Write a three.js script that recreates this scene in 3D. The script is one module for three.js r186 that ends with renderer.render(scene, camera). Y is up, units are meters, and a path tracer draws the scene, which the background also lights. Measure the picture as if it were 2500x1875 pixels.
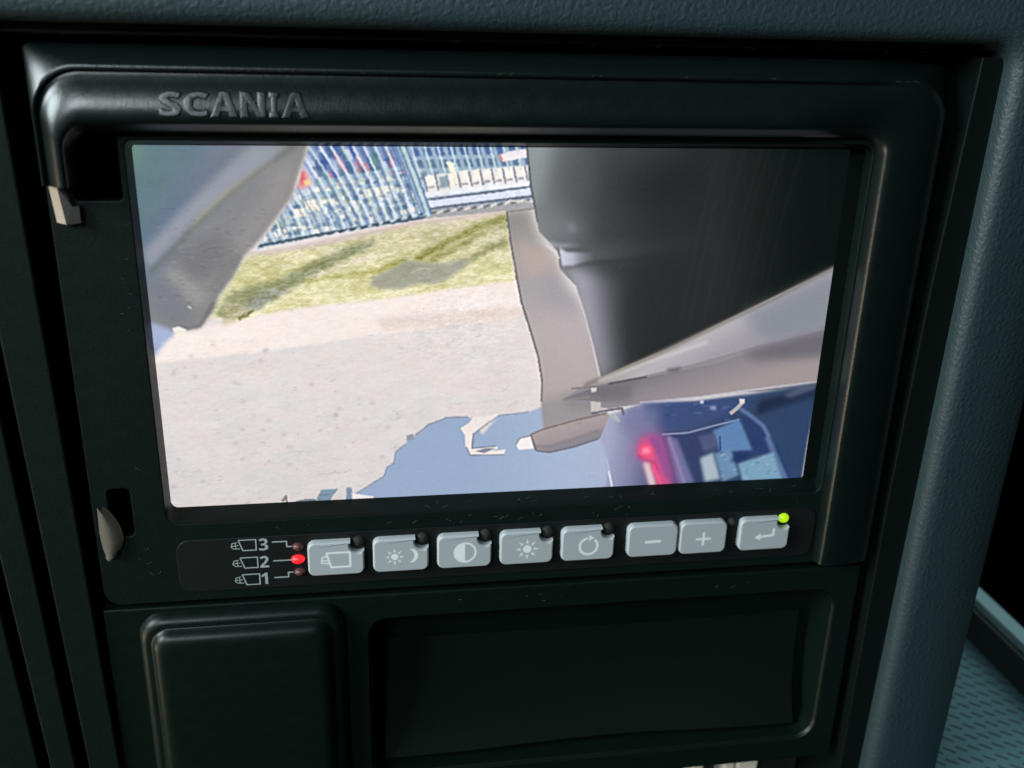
import * as THREE from 'three';
import { FontLoader } from 'three/addons/loaders/FontLoader.js';
import { TextGeometry } from 'three/addons/geometries/TextGeometry.js';
import { toCreasedNormals, mergeGeometries } from 'three/addons/utils/BufferGeometryUtils.js';
import { RectAreaLightUniformsLib } from 'three/addons/lights/RectAreaLightUniformsLib.js';

// ---------------------------------------------------------------- camera, lights, exposure
const scene = new THREE.Scene();
scene.background = new THREE.Color(0x000000);
const camera = new THREE.PerspectiveCamera(42.787, 4 / 3, 0.01, 20);
camera.position.set(-0.03309, 0.06831, 0.20938);
camera.up.set(0.03068, 0.93349, -0.3573);
camera.lookAt(-0.03309 + 0.15243, 0.06831 - 0.35765, 0.20938 - 0.92133);
camera.focus = 0.225;
camera.userData.fStop = 14;
const renderer = new THREE.WebGLRenderer({ antialias: true });
renderer.toneMapping = THREE.LinearToneMapping;
renderer.toneMappingExposure = 1;
renderer.shadowMap.enabled = true;
RectAreaLightUniformsLib.init();
function areaLight(name, color, strength, w, h, from, to) {
  const l = new THREE.RectAreaLight(color, strength, w, h);
  l.name = name; l.position.set(...from); l.lookAt(...to); scene.add(l);
  return l;
}
areaLight('driver_window', new THREE.Color(0.83, 0.96, 1.0), 30, 0.5, 0.42, [-1.05, 0.48, 0.42], [0, 0, 0]);            // side window on the left
areaLight('rear_side_window', new THREE.Color(0.84, 0.95, 1.0), 22, 0.34, 0.3, [-0.47, 0.52, 0.9], [0, 0, 0]);         // smaller window behind the driver, left of the camera
areaLight('lower_door_opening', new THREE.Color(1.0, 0.78, 0.54), 5.5, 0.5, 0.4, [-0.95, -0.35, 0.25], [0, -0.08, 0]);  // warm light from low on the driver's side
areaLight('windscreen', new THREE.Color(0.62, 0.95, 1.0), 6, 0.9, 0.5, [0.55, 0.75, -0.5], [0.17, -0.13, -0.03]);      // daylight over the dashboard

// ---------------------------------------------------------------- helpers (shapes are written in millimetres, origin at the middle of the display)
function random(seed) { let s = seed >>> 0; return () => { s = (s + 0x6d2b79f5) | 0; let t = Math.imul(s ^ (s >>> 15), 1 | s); t = (t + Math.imul(t ^ (t >>> 7), 61 | t)) ^ t; return ((t ^ (t >>> 14)) >>> 0) / 4294967296; }; }
const taken = new Map(), bases = new Map();
function numbered(name) { const n = taken.get(name) ?? 0; taken.set(name, n + 1); return n ? `${name}_${String(n).padStart(3, '0')}` : name; }
function thing(name, label, category, base, extra = {}) {
  const g = new THREE.Group();
  g.name = numbered(name); g.position.set(...base.map((v) => v / 1000));
  g.userData = { label, category, ...extra };
  scene.add(g); bases.set(g, base);
  return g;
}
const rootOf = (o) => (bases.has(o) ? o : rootOf(o.parent));
function part(name, geometry, material, parent, label) {
  const b = bases.get(rootOf(parent));
  geometry.translate(-b[0], -b[1], -b[2]).scale(0.001, 0.001, 0.001);
  const m = new THREE.Mesh(geometry, material);
  m.name = name; m.castShadow = m.receiveShadow = true;
  if (label) m.userData.label = label;
  parent.add(m);
  return m;
}
function planar(g, tile) {       // uv in the part's own axes, so that grain keeps its real size
  const p = g.attributes.position, uv = new Float32Array(p.count * 2);
  for (let i = 0; i < p.count; i++) { uv[i * 2] = (p.getX(i) + 0.7 * p.getZ(i)) / tile; uv[i * 2 + 1] = (p.getY(i) + 0.6 * p.getZ(i)) / tile; }
  g.setAttribute('uv', new THREE.BufferAttribute(uv, 2));
  return g;
}
function roundLoop(x0, x1, y0, y1, r, z, n = 8) {   // closed, anticlockwise from the lower right; r may be [tr, tl, bl, br]
  const R = Array.isArray(r) ? r : [r, r, r, r], out = [];
  const corner = (cx, cy, rad, a0) => { for (let i = 0; i <= n; i++) { const a = a0 + (i / n) * Math.PI / 2; out.push([cx + rad * Math.cos(a), cy + rad * Math.sin(a), z]); } };
  corner(x1 - R[0], y1 - R[0], R[0], 0); corner(x0 + R[1], y1 - R[1], R[1], Math.PI / 2); corner(x0 + R[2], y0 + R[2], R[2], Math.PI); corner(x1 - R[3], y0 + R[3], R[3], Math.PI * 1.5);
  return out;
}
function loft(loops, { closed = true, cap = false, crease = 0.6, tile = 12 } = {}) {
  const n = loops[0].length, pos = [], idx = [];
  for (const l of loops) for (const p of l) pos.push(...p);
  const m = closed ? n : n - 1;
  for (let k = 0; k < loops.length - 1; k++) for (let i = 0; i < m; i++) { const a = k * n + i, b = k * n + (i + 1) % n, c = a + n, d = b + n; idx.push(a, b, d, a, d, c); }
  if (cap) { const k = (loops.length - 1) * n, c = pos.length / 3, l = loops[loops.length - 1]; pos.push(l.reduce((s, p) => s + p[0], 0) / n, l.reduce((s, p) => s + p[1], 0) / n, l[0][2]); for (let i = 0; i < n; i++) idx.push(k + i, k + (i + 1) % n, c); }
  const g = new THREE.BufferGeometry();
  g.setAttribute('position', new THREE.Float32BufferAttribute(pos, 3)); g.setIndex(idx);
  return planar(toCreasedNormals(g, crease), tile);
}
const shapeOf = (pts) => new THREE.Shape(pts.map(([x, y]) => new THREE.Vector2(x, y)));
const holeOf = (pts) => new THREE.Path(pts.map(([x, y]) => new THREE.Vector2(x, y)));
function plate(outline, holes, z0, z1, bevel = 0.3, tile = 12) {   // a sheet from z0 to z1 with softened front edges
  const s = shapeOf(outline); holes.forEach((h) => s.holes.push(holeOf(h)));
  const g = new THREE.ExtrudeGeometry(s, { depth: z1 - z0 - 2 * bevel, bevelEnabled: bevel > 0, bevelThickness: bevel, bevelSize: bevel, bevelOffset: -bevel, bevelSegments: 3, curveSegments: 10 });
  g.translate(0, 0, z0 + bevel);
  return planar(toCreasedNormals(g, 0.2), tile);
}
function box(x0, x1, y0, y1, z0, z1, tile = 12) { return planar(new THREE.BoxGeometry(x1 - x0, y1 - y0, z1 - z0).translate((x0 + x1) / 2, (y0 + y1) / 2, (z0 + z1) / 2), tile); }
function canvasTexture(w, h, draw, srgb = true) {
  const cv = document.createElement('canvas'); cv.width = w; cv.height = h; draw(cv.getContext('2d'), w, h);
  const t = new THREE.CanvasTexture(cv); t.magFilter = THREE.LinearFilter; if (srgb) t.colorSpace = THREE.SRGBColorSpace;
  return t;
}
function heightTexture(n, f) {   // a repeating grey map
  const d = new Uint8Array(n * n * 4);
  for (let y = 0; y < n; y++) for (let x = 0; x < n; x++) { const v = Math.max(0, Math.min(255, f(x / n, y / n) * 255)), o = (y * n + x) * 4; d[o] = d[o + 1] = d[o + 2] = v; d[o + 3] = 255; }
  const t = new THREE.DataTexture(d, n, n); t.wrapS = t.wrapT = THREE.RepeatWrapping; t.magFilter = THREE.LinearFilter; t.needsUpdate = true;
  return t;
}
function tileNoise(seed) {        // value noise that repeats every `per` cells
  const r = random(seed), T = new Float32Array(4096).map(() => r());
  return (x, y, per) => { const i = Math.floor(x), j = Math.floor(y), f = x - i, g = y - j, a = f * f * (3 - 2 * f), b = g * g * (3 - 2 * g), at = (p, q) => T[((((p % per) + per) % per) * 61 + (((q % per) + per) % per) * 113) & 4095]; return (at(i, j) * (1 - a) + at(i + 1, j) * a) * (1 - b) + (at(i, j + 1) * (1 - a) + at(i + 1, j + 1) * a) * b; };
}

// ---------------------------------------------------------------- the picture on the monitor (a flat print of its own)
const PW = 1600, PH = 850;
function monitorPicture() {
  const cv = document.createElement('canvas'); cv.width = PW; cv.height = PH;
  const c = cv.getContext('2d');
  const path = (p, close = true) => { c.beginPath(); for (let i = 0; i < p.length; i += 2) i ? c.lineTo(p[i], p[i + 1]) : c.moveTo(p[i], p[i + 1]); if (close) c.closePath(); };
  const lin = (p, ...stops) => { const g = c.createLinearGradient(...p); stops.forEach(([k, s]) => g.addColorStop(k, s)); return g; };
  const rad = (x, y, r, ...stops) => { const g = c.createRadialGradient(x, y, 0, x, y, r); stops.forEach(([k, s]) => g.addColorStop(k, s)); return g; };
  const soft = (b) => { c.filter = b > 2.4 ? `blur(${b}px)` : 'none'; };
  const fill = (p, f, b = 1.2) => { soft(b); c.fillStyle = f; path(p); c.fill(); soft(0); };
  const line = (p, s, w, b = 1) => { soft(b); c.strokeStyle = s; c.lineWidth = w; c.lineCap = 'butt'; c.lineJoin = 'round'; path(p, false); c.stroke(); soft(0); };
  const within = (p, fn) => { c.save(); path(p); c.clip(); fn(); c.restore(); };
  const rnd = random(77), mk = document.createElement('canvas'); mk.width = PW; mk.height = PH;
  const mc = mk.getContext('2d'), mark = (p, f) => { mc.filter = 'blur(4px)'; mc.fillStyle = f; mc.beginPath(); for (let i = 0; i < p.length; i += 2) i ? mc.lineTo(p[i], p[i + 1]) : mc.moveTo(p[i], p[i + 1]); mc.closePath(); mc.fill(); };
  mark([0, 0, PW, 0, PW, PH, 0, PH], '#ff0000');
  // road and pale verge
  fill([0, 0, PW, 0, PW, PH, 0, PH], lin([0, 300, 0, PH], [0, '#e8e0dd'], [0.5, '#e0d9d8'], [1, '#d9d3d2']), 0);
  fill([-17, 409, 111, 400, 249, 372, 393, 351, 573, 330, 675, 315, 823, 294, 847, 391, 685, 408, 492, 428, 302, 454, 137, 470, -2, 482], '#f7ebe6', 3);
  fill([493, 388, 663, 373, 841, 368, 844, 391, 642, 411, 513, 419], 'rgba(214,198,190,.5)', 6);
  for (let i = 0; i < 30; i++) { const x = rnd() * 560, y = 440 + rnd() * 380; fill([x, y, x + 9, y - 4, x + 14, y + 1, x + 5, y + 3], 'rgba(110,106,116,.3)', 3); }
  // grass
  const grass = [113, 376, 138, 346, 169, 311, 200, 261, 218, 238, 314, 226, 456, 198, 575, 171, 643, 166, 792, 146, 802, 222, 817, 303, 675, 320, 548, 338, 453, 348, 393, 352, 278, 367, 191, 385];
  mark(grass, '#00ff00');
  fill(grass, lin([0, 180, 0, 400], [0, '#d6d0ae'], [0.45, '#dad6a6'], [1, '#f0e9c0']), 3);
  within(grass, () => {
    fill([179, 317, 282, 292, 369, 248, 441, 217, 502, 203, 484, 226, 426, 249, 362, 287, 309, 313, 265, 336, 192, 377, 134, 400, 155, 346], 'rgba(140,146,112,.82)', 5);
    fill([224, 327, 295, 316, 338, 302, 280, 334, 221, 369, 181, 377], 'rgba(150,152,140,.8)', 5);
    line([344, 296, 397, 272, 489, 241], 'rgba(232,218,196,.75)', 11, 3);
    line([794, 155, 737, 174, 659, 211, 589, 249], 'rgba(126,130,60,.75)', 15, 4);
    line([794, 174, 737, 193, 674, 228, 621, 254], 'rgba(140,142,84,.7)', 12, 4);
    line([795, 209, 754, 228, 706, 254, 675, 265], 'rgba(150,152,110,.8)', 16, 4);
    fill([489, 293, 517, 279, 564, 251, 611, 258, 668, 258, 713, 250, 694, 273, 656, 299, 627, 309, 592, 308, 554, 321, 498, 317, 484, 309], 'rgba(158,158,148,.86)', 4); mark([489, 293, 517, 279, 564, 251, 611, 258, 668, 258, 713, 250, 694, 273, 656, 299, 627, 309, 592, 308, 554, 321, 498, 317, 484, 309], '#006800');
    line([341, 299, 424, 286, 502, 276, 564, 250], 'rgba(150,146,60,.6)', 8, 3);
    line([577, 281, 599, 272, 621, 272], 'rgba(200,196,180,.6)', 4, 2);
  });
  fill([164, 343, 188, 347, 216, 357, 209, 378, 180, 389, 151, 398], 'rgba(196,186,150,.7)', 4);
  line([189, 383, 209, 375, 224, 363], 'rgba(116,112,60,.9)', 7, 2);
  line([224, 235, 314, 224, 485, 189, 575, 170, 643, 162, 793, 143], 'rgba(206,188,176,.8)', 9, 3);
  // fence and what stands behind it
  const fence = [367, -6, 352, 24, 341, 68, 323, 107, 290, 155, 254, 201, 236, 227, 252, 221, 367, 198, 498, 176, 609, 158, 793, 141, 858, 137, 849, 90, 839, -8];
  mark(fence, '#0000ff');
  fill(fence, '#b9c6dd', 1);
  within(fence, () => {
    const post = [556, -6, 582, 63, 615, 153];
    fill([358, -5, 556, -6, 582, 63, 408, 75, 379, 51], '#8b9fca', 2);
    for (let i = 0; i < 70; i++) { const x = 365 + rnd() * 200, y = rnd() * 78; fill([x, y, x + 10, y - 2, x + 20, y + 20, x + 8, y + 24], ['rgba(60,90,164,.7)', 'rgba(214,140,152,.65)', 'rgba(100,150,130,.5)', 'rgba(226,230,244,.7)', 'rgba(70,96,130,.6)'][i % 5], 1.2); }
    fill([331, 107, 348, 93, 432, 68, 432, 63, 579, 56, 615, 154, 498, 174, 367, 196, 252, 221, 254, 201, 290, 155], '#b3c3d2', 3);
    for (let i = 0; i < 420; i++) {
      const t = rnd(), f = rnd(), x = 335 - 96 * t + f * (255 + 110 * t), y = 88 + 122 * t - f * (34 + 46 * t), w = 7 + rnd() * 9, k = rnd();
      fill([x, y, x + w, y - 3, x + w + 3, y + 6, x + 3, y + 9], k < 0.22 ? 'rgba(88,116,150,.6)' : k < 0.45 ? 'rgba(132,158,176,.6)' : k < 0.72 ? 'rgba(250,244,228,.85)' : k < 0.86 ? 'rgba(206,220,236,.9)' : 'rgba(150,170,150,.6)', 1);
    }
    for (const [x, y] of [[482, 102], [509, 97], [524, 90], [358, 126], [333, 144]]) fill([x - 11, y - 8, x + 12, y - 11, x + 15, y + 7, x - 8, y + 10], '#faf2de', 2);
    line([378, 79, 492, 58, 576, 43], 'rgba(168,192,206,.95)', 8, 1.2);
    line([341, 111, 461, 87, 585, 75], 'rgba(160,188,204,.9)', 7, 1.2);
    line([297, 168, 429, 144, 603, 117], 'rgba(176,196,208,.8)', 5, 1.2);
    for (let i = -13; i < 9; i++) {            // slanted bars of the left panel, top to bottom
      const k = Math.max(0, i) / 8, tx = 358 + i * 23.5, lean = 50 - 18 * k;
      const bar = [tx, -6, tx + lean, 76, tx + lean * 1.75, 150, tx + lean * 2.3, 226];
      line(bar.map((v, j) => (j % 2 ? v : v - 9)), 'rgba(76,100,150,.45)', i < 0 ? 3.5 : 6, 1);
      line(bar, i % 3 ? 'rgba(226,234,246,.92)' : 'rgba(196,214,220,.95)', i < 0 ? 3.6 : 4.8, 1);
    }
    fill([324, 88, 334, 60, 348, 49, 358, 60, 365, 82, 348, 93], '#e2a3a4', 3);
    fill([336, 68, 348, 52, 352, 68, 343, 85], '#dc6f78', 3);
    fill([347, 74, 360, 71, 363, 82, 352, 85], '#efcf96', 2);
    // right panel
    fill([568, -6, 839, -8, 844, 47, 692, 50, 609, 62, 594, 29], '#9db4c8', 1.5);
    for (let i = 0; i < 10; i++) for (let r = 0; r < 3; r++) {
      const x = 576 + i * 27 + r * 9, y = 4 + r * 26 - i * 0.8;
      fill([x, y, x + 18, y - 1, x + 24, y + 17 - r, x + 6, y + 18 - r], r === 0 ? 'rgba(72,102,160,.8)' : r === 1 ? 'rgba(84,112,140,.75)' : 'rgba(110,140,156,.7)', 1.3);
    }
    fill([609, 65, 692, 52, 844, 39, 848, 79, 692, 93, 612, 99], '#efe9e6', 2);
    for (let i = 0; i < 10; i++) {
      const x = 606 + i * 25, y = 74 - i * 2.4;
      line([x, y - 12, x + 2, y - 4, x + 9, y + 26], '#7a828e', 3.5, 0.9);
      line([x + 10, y + 15, x + 24, y + 13], 'rgba(120,130,140,.7)', 4, 1);
      fill([x + 9, y - 12, x + 22, y - 14, x + 26, y + 4, x + 12, y + 8], 'rgba(252,246,236,.8)', 1.5);
    }
    fill([655, 32, 673, 34, 683, 74, 671, 91, 661, 90, 671, 65], '#f4efdf', 1.6);
    fill([640, 65, 658, 62, 664, 87, 643, 91], '#8fa4b2', 2.5);
    for (let i = 0; i < 9; i++) { const x = 578 + i * 29; line([x, -4, x + 22 - i, 66 - i * 2], 'rgba(206,224,228,.9)', 5, 0.9); }
    fill([775, 17, 796, 9, 833, 3, 837, 22, 781, 32], '#eee6ea', 1.6);
    line([775, 17, 780, 32], '#d98d8b', 5, 1.5);
    line([609, 105, 736, 90, 850, 79], '#eef0f6', 12, 1.2);
    line([612, 117, 736, 101, 850, 87], '#5f6b80', 5, 1);
    line([615, 126, 736, 112, 852, 97], '#dfe4f6', 17, 1.2);
    line([618, 136, 736, 122, 854, 108], '#6c7284', 6, 1.2);
    fill([615, 140, 736, 127, 857, 113, 860, 141, 609, 158], '#a9a8aa', 2);
    for (let i = 0; i < 16; i++) { const x = 622 + i * 15, y = 148 - i * 1.9; line([x, y, x + 12, y - 6], i % 2 ? '#e4e2e2' : '#6d7079', 4, 0.9); }
    line([796, 118, 858, 121], '#d9d6d4', 4, 1);
    line(post, '#6a86aa', 24, 1.2); line([post[0] + 3, post[1], post[2] + 4, post[3], post[4] + 3, post[5]], '#bcd3d6', 9, 0.9); line([post[0] - 8, post[1], post[2] - 7, post[3], post[4] - 8, post[5]], '#9fb4d4', 5, 0.9);
    line([243, 217, 367, 194, 498, 171, 609, 155], '#4f6170', 6, 1.6);
    for (let i = 0; i < 30; i++) { const x = 243 + i * 12.6, y = 228 - i * 2.75; line([x, y, x + 9, y - 5], i % 2 ? '#d4dade' : '#3f5566', 4, 0.9); }
  });
  // grey trailer flank on the left
  const flank = [-20, -20, 364, -11, 352, 24, 335, 68, 320, 110, 284, 157, 246, 204, 209, 241, 185, 286, 152, 327, 141, 358, 106, 401, 77, 407, 55, 405, 20, 425, -51, 463, -20, 600];
  mark(flank, '#580000');
  fill(flank, lin([20, 20, 275, 172], [0, '#6a838a'], [0.3, '#6c7d90'], [0.55, '#85888f'], [1, '#8c8988']), 4);
  within(flank, () => {
    fill([-30, -20, 145, -4, 50, 115, 6, 207, -30, 330], 'rgba(100,126,134,.9)', 22);
    fill([208, -5, 246, -5, 103, 121, 0, 216, 3, 187, 77, 110], 'rgba(96,110,138,.55)', 14);
    fill([251, -5, 310, -5, 289, 30, 190, 96, 115, 160, 38, 236, 5, 267, -1, 227, 96, 132, 177, 58], '#979ca8', 9);
    fill([292, 24, 283, 41, 201, 99, 132, 154, 96, 194, 116, 154, 185, 93], '#a7a59c', 5);
    line([334, 0, 264, 49, 193, 102, 114, 171, 49, 236, 10, 273], 'rgba(100,104,98,.6)', 10, 5);
    fill([297, 41, 332, 32, 317, 107, 232, 201, 190, 246, 199, 195, 253, 132], 'rgba(160,156,158,.55)', 16);
    fill([71, 228, 151, 188, 185, 209, 167, 261, 104, 292, 70, 274], 'rgba(112,110,114,.55)', 14);
    fill([35, 273, 68, 265, 123, 322, 110, 354, 79, 330], 'rgba(164,162,156,.7)', 10);
    fill([6, 285, 34, 279, 78, 333, 97, 375, 78, 402, 14, 373], 'rgba(122,124,134,.6)', 12);
    line([141, 316, 172, 272, 202, 238], 'rgba(126,124,126,.7)', 22, 8);
    for (let i = 0; i < 300; i++) { const x = 20 + rnd() * 240, y = 130 + rnd() * 260; line([x, y, x + 12, y + 6 * (rnd() - 0.4)], `rgba(${rnd() < 0.5 ? '88,88,92' : '176,174,172'},${rnd() * 0.35})`, 2, 1); }
    line([82, 351, 90, 356], '#c9c9c9', 4, 1.5);
    line([138, 343, 106, 397, 77, 404, 61, 399], 'rgba(96,100,106,.7)', 6, 3);
  });
  fill([-20, 439, -4, 385, 41, 404, 48, 417, 27, 434, -10, 481], '#a8b5d4', 5);
  fill([44, 401, 59, 397, 75, 405, 71, 414, 49, 414], '#efe8e0', 2);
  fill([0, 0, 22, 0, 16, 20, 5, 46, 0, 52], 'rgba(120,160,116,.6)', 9);
  // shadow on the road
  const shade = [396, 860, 433, 838, 506, 791, 513, 769, 531, 757, 535, 726, 561, 707, 563, 688, 583, 684, 615, 659, 659, 642, 711, 642, 722, 648, 746, 691, 786, 641, 859, 635, 888, 623, 909, 621, 939, 693, 1108, 671, 1252, 745, 1263, 866, 847, 874];
  mark(shade, '#3c0000');
  fill(shade, lin([700, 0, 1250, 0], [0, '#99acc9'], [0.5, '#a8b8d2'], [1, '#b0b1c8']), 2.6);
  line([433, 838, 506, 791, 513, 769, 531, 757, 535, 726, 561, 707], 'rgba(112,124,146,.7)', 3, 1);
  line([583, 684, 615, 659, 659, 642, 711, 642], 'rgba(120,122,136,.8)', 3, 1);
  line([721, 690, 786, 641, 859, 635], 'rgba(112,124,146,.7)', 3, 1);
  fill([692, 671, 711, 659, 724, 644, 788, 637, 750, 664, 724, 686, 721, 726, 782, 721, 786, 729, 771, 736, 804, 732, 802, 747, 764, 748, 716, 744, 705, 721, 703, 689], '#efe6e2', 1.1);
  line([724, 686, 721, 726, 782, 722], 'rgba(100,112,134,.9)', 3, 1);
  line([707, 721, 717, 744, 802, 747], 'rgba(100,112,134,.8)', 3, 1);
  fill([729, 734, 755, 727, 781, 728, 751, 740], 'rgba(120,128,142,.9)', 1.2);
  fill([339, 849, 354, 820, 393, 819, 373, 853], '#8398aa', 1.5); fill([411, 851, 415, 818, 428, 819, 424, 851], '#8895a8', 1.2);
  fill([427, 852, 429, 834, 480, 845, 477, 852], '#efe9e8', 1.2); line([259, 847, 269, 833, 270, 853], 'rgba(90,90,96,.7)', 5, 2); line([290, 852, 317, 846, 339, 848], '#6f7f8d', 6, 2);
  fill([561, 683, 578, 681, 580, 697, 563, 698], '#9298a4', 1.5);
  // dark bodywork on the right
  const body = [831, -11, 846, 84, 858, 136, 869, 189, 915, 236, 921, 276, 959, 316, 1033, 550, 1212, 473, 1611, 277, PW + 30, 300, PW + 30, -20];
  mark(body, '#000000');
  fill(body, '#3a4043', 1.4);
  within(body, () => {
    fill([754, -95, 1242, -102, 1316, 624, 892, 653, 759, 196], lin([840, 84, 1246, 130], [0, '#868b8d'], [0.1, '#72777a'], [0.25, '#585d60'], [0.43, '#424648'], [0.75, '#2e3131'], [1, '#232626']), 8);
    fill([834, -47, 903, -48, 880, 32, 868, 129, 849, 121], 'rgba(160,168,172,.6)', 16);
    fill([913, 17, 989, 6, 971, 95, 923, 136], 'rgba(84,86,88,.4)', 24); fill([981, 285, 1063, 318, 1047, 442, 1009, 358], 'rgba(120,120,130,.35)', 20);
    fill([1121, -170, 1792, -182, 1938, 554, 1190, 665, 1123, 360], lin([1111, 199, 1537, 154], [0, 'rgba(46,47,50,.2)'], [0.4, '#282a2b'], [0.75, '#141a19'], [1, '#0a1110']), 40);
    fill([1021, 31, 1255, 23, 1242, 95, 1067, 137], 'rgba(24,27,33,.55)', 46);
    fill([963, -48, 1247, -51, 1175, 12, 1061, 46], 'rgba(70,72,74,.45)', 36);
    fill([872, 132, 939, 152, 992, 202, 930, 223, 860, 205], 'rgba(140,141,148,.6)', 26);
    fill([932, 175, 944, 171, 956, 186, 944, 190], 'rgba(180,182,190,.4)', 7);
    fill([962, 229, 1192, 204, 1395, 189, 1318, 241, 1155, 251, 980, 267], lin([978, 237, 1357, 217], [0, 'rgba(120,121,128,.5)'], [0.35, 'rgba(70,72,74,.35)'], [1, 'rgba(50,50,54,0)']), 14);
    line([929, 273, 1035, 261, 1204, 248], 'rgba(40,42,48,.6)', 6, 4);
    fill([917, 268, 980, 277, 1063, 310, 1111, 422, 1134, 504, 1029, 561, 951, 316], lin([961, 357, 1081, 335], [0, '#b5b3bc'], [0.35, '#9594a0'], [0.7, 'rgba(88,88,96,.85)'], [1, 'rgba(50,53,60,0)']), 16);
    fill([1117, 278, 1361, 249, 1355, 381, 1158, 491, 1109, 385], 'rgba(40,41,44,.6)', 34);
    for (let i = 0; i < 7; i++) { const x = 1240 + i * 32 + rnd() * 20; line([x + 30, -10, x, 160, x - 30, 420], 'rgba(70,72,72,.16)', 3, 3); }
  });
  line([833, -11, 846, 84, 858, 136, 864, 166], '#5b6369', 4, 1);
  // mud flap and sill
  const flap = [792, 143, 859, 136, 867, 182, 887, 213, 915, 226, 922, 276, 959, 318, 1035, 553, 1034, 635, 1035, 659, 1062, 648, 947, 669, 899, 686, 890, 625, 895, 588, 882, 565, 890, 557, 878, 492, 855, 420, 833, 355, 820, 294, 802, 204];
  mark(flap, '#0c0000');
  within([792, 143, 802, 204, 820, 294, 833, 355, 855, 420, 878, 492, 890, 557, 892, 653, 892, 625, 903, 686, 1300, 700, 1300, 100, 859, 136], () => {   // crisp outer edge, soft inner one
    fill([773, 140, 846, 132, 863, 182, 887, 221, 916, 260, 935, 316, 977, 357, 1029, 552, 1044, 668, 1062, 648, 947, 669, 899, 686, 843, 746, 783, 562], lin([797, 151, 940, 611], [0, '#8d8d8b'], [0.16, '#a39d9b'], [0.35, '#a9a2a5'], [0.6, '#b8aeb0'], [0.85, '#b5aaa8'], [1, '#9c9698']), 13);
  });
  fill([929, 365, 959, 318, 1035, 553, 1034, 635, 1035, 659, 1062, 648, 947, 669, 899, 686, 890, 625], lin([881, 356, 940, 611], [0, 'rgba(180,172,176,0)'], [0.4, '#b7adaf'], [0.85, '#b5aaa8'], [1, '#9c9698']), 3);
  within(flap, () => {
    fill([806, 212, 899, 228, 917, 284, 839, 299], 'rgba(196,176,166,.55)', 14);
    fill([878, 291, 934, 300, 971, 398, 881, 356], 'rgba(152,152,162,.5)', 16);
    fill([929, 356, 1011, 526, 996, 560, 934, 481], 'rgba(186,176,180,.5)', 18);
    fill([944, 606, 1055, 579, 1068, 636, 958, 632], 'rgba(138,132,134,.7)', 10);
  });
  line([793, 143, 802, 204, 820, 294, 833, 355, 855, 420, 878, 492, 890, 557, 890, 609], '#6f6c6c', 4, 1);
  line([792, 143, 858, 136], 'rgba(118,117,111,.8)', 3, 1);
  fill([860, 207, 915, 219, 970, 221, 923, 226, 887, 221], 'rgba(201,202,214,.8)', 5);
  fill([916, 226, 928, 233, 936, 237, 994, 240, 1000, 254, 952, 269, 926, 270], lin([920, 248, 999, 245], [0, '#d2d3e2'], [0.4, '#b4b5c6'], [1, 'rgba(110,111,122,.3)']), 2.6);
  line([915, 225, 922, 270, 926, 270], '#77747a', 3, 1); line([887, 221, 908, 238, 919, 252], '#d5d6e0', 4, 1.2);
  line([959, 316, 987, 394, 1011, 470, 1033, 549], 'rgba(214,210,216,.85)', 4, 1);
  // diagonal beam
  fill([940, 606, 996, 569, 1136, 530, 1612, 285, 1668, 591, 1402, 602, 1228, 614, 1059, 633], '#918b92', 2);
  fill([980, 578, 1033, 553, 1155, 500, 1297, 433, 1458, 356, 1610, 276, 1618, 438, 1431, 478, 1263, 523, 1138, 550, 1021, 570], lin([1213, 437, 1273, 534], [0, '#a39b97'], [0.45, '#b6b2b8'], [1, '#a09ba4']), 1.6);
  fill([1378, 398, 1612, 285, 1618, 438, 1451, 469], 'rgba(128,136,146,.75)', 16);
  line([996, 569, 1155, 501, 1297, 434, 1459, 357, 1607, 280], 'rgba(128,122,116,.9)', 10, 3.5);
  line([1029, 559, 1176, 505, 1300, 465], 'rgba(210,206,208,.7)', 8, 3.5);
  fill([940, 604, 1022, 575, 1159, 552, 1327, 523, 1448, 482, 1618, 436, 1613, 585, 1401, 598, 1228, 610, 1101, 622, 998, 608], lin([1262, 512, 1298, 619], [0, '#7b7780'], [0.3, '#8b858a'], [1, '#a09698']), 2);
  fill([1390, 498, 1618, 438, 1616, 513, 1435, 517], 'rgba(86,86,98,.65)', 12);
  fill([1013, 578, 1118, 564, 1117, 613, 1032, 609], 'rgba(112,106,110,.7)', 10);
  fill([1200, 532, 1238, 527, 1231, 541, 1205, 542], 'rgba(106,100,112,.8)', 3); line([1055, 567, 1151, 552], 'rgba(84,78,84,.8)', 5, 1.6);
  line([963, 577, 1022, 573], 'rgba(120,112,110,.8)', 4, 1.4); fill([1011, 578, 1026, 576, 1027, 585, 1016, 589], '#d3d0ca', 1.6);
  line([1139, 620, 1293, 610, 1427, 596, 1603, 579], '#c3bec6', 5, 1.2);
  // under the body
  const under = [1099, 638, 1150, 621, 1286, 621, 1424, 607, 1609, 582, 1597, 730, 1596, 862, 1600, 894, 1058, 885, 1071, 801, 1054, 736, 1043, 714, 1057, 652];
  mark([980, 578, 1610, 276, 1683, 684, 1017, 634], '#080000');
  mark(under, '#200020');
  fill(under, lin([1065, 708, 1344, 729], [0, '#a5a7c4'], [0.25, '#8284a6'], [0.5, '#48577f'], [1, '#344666']), 4);
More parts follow.
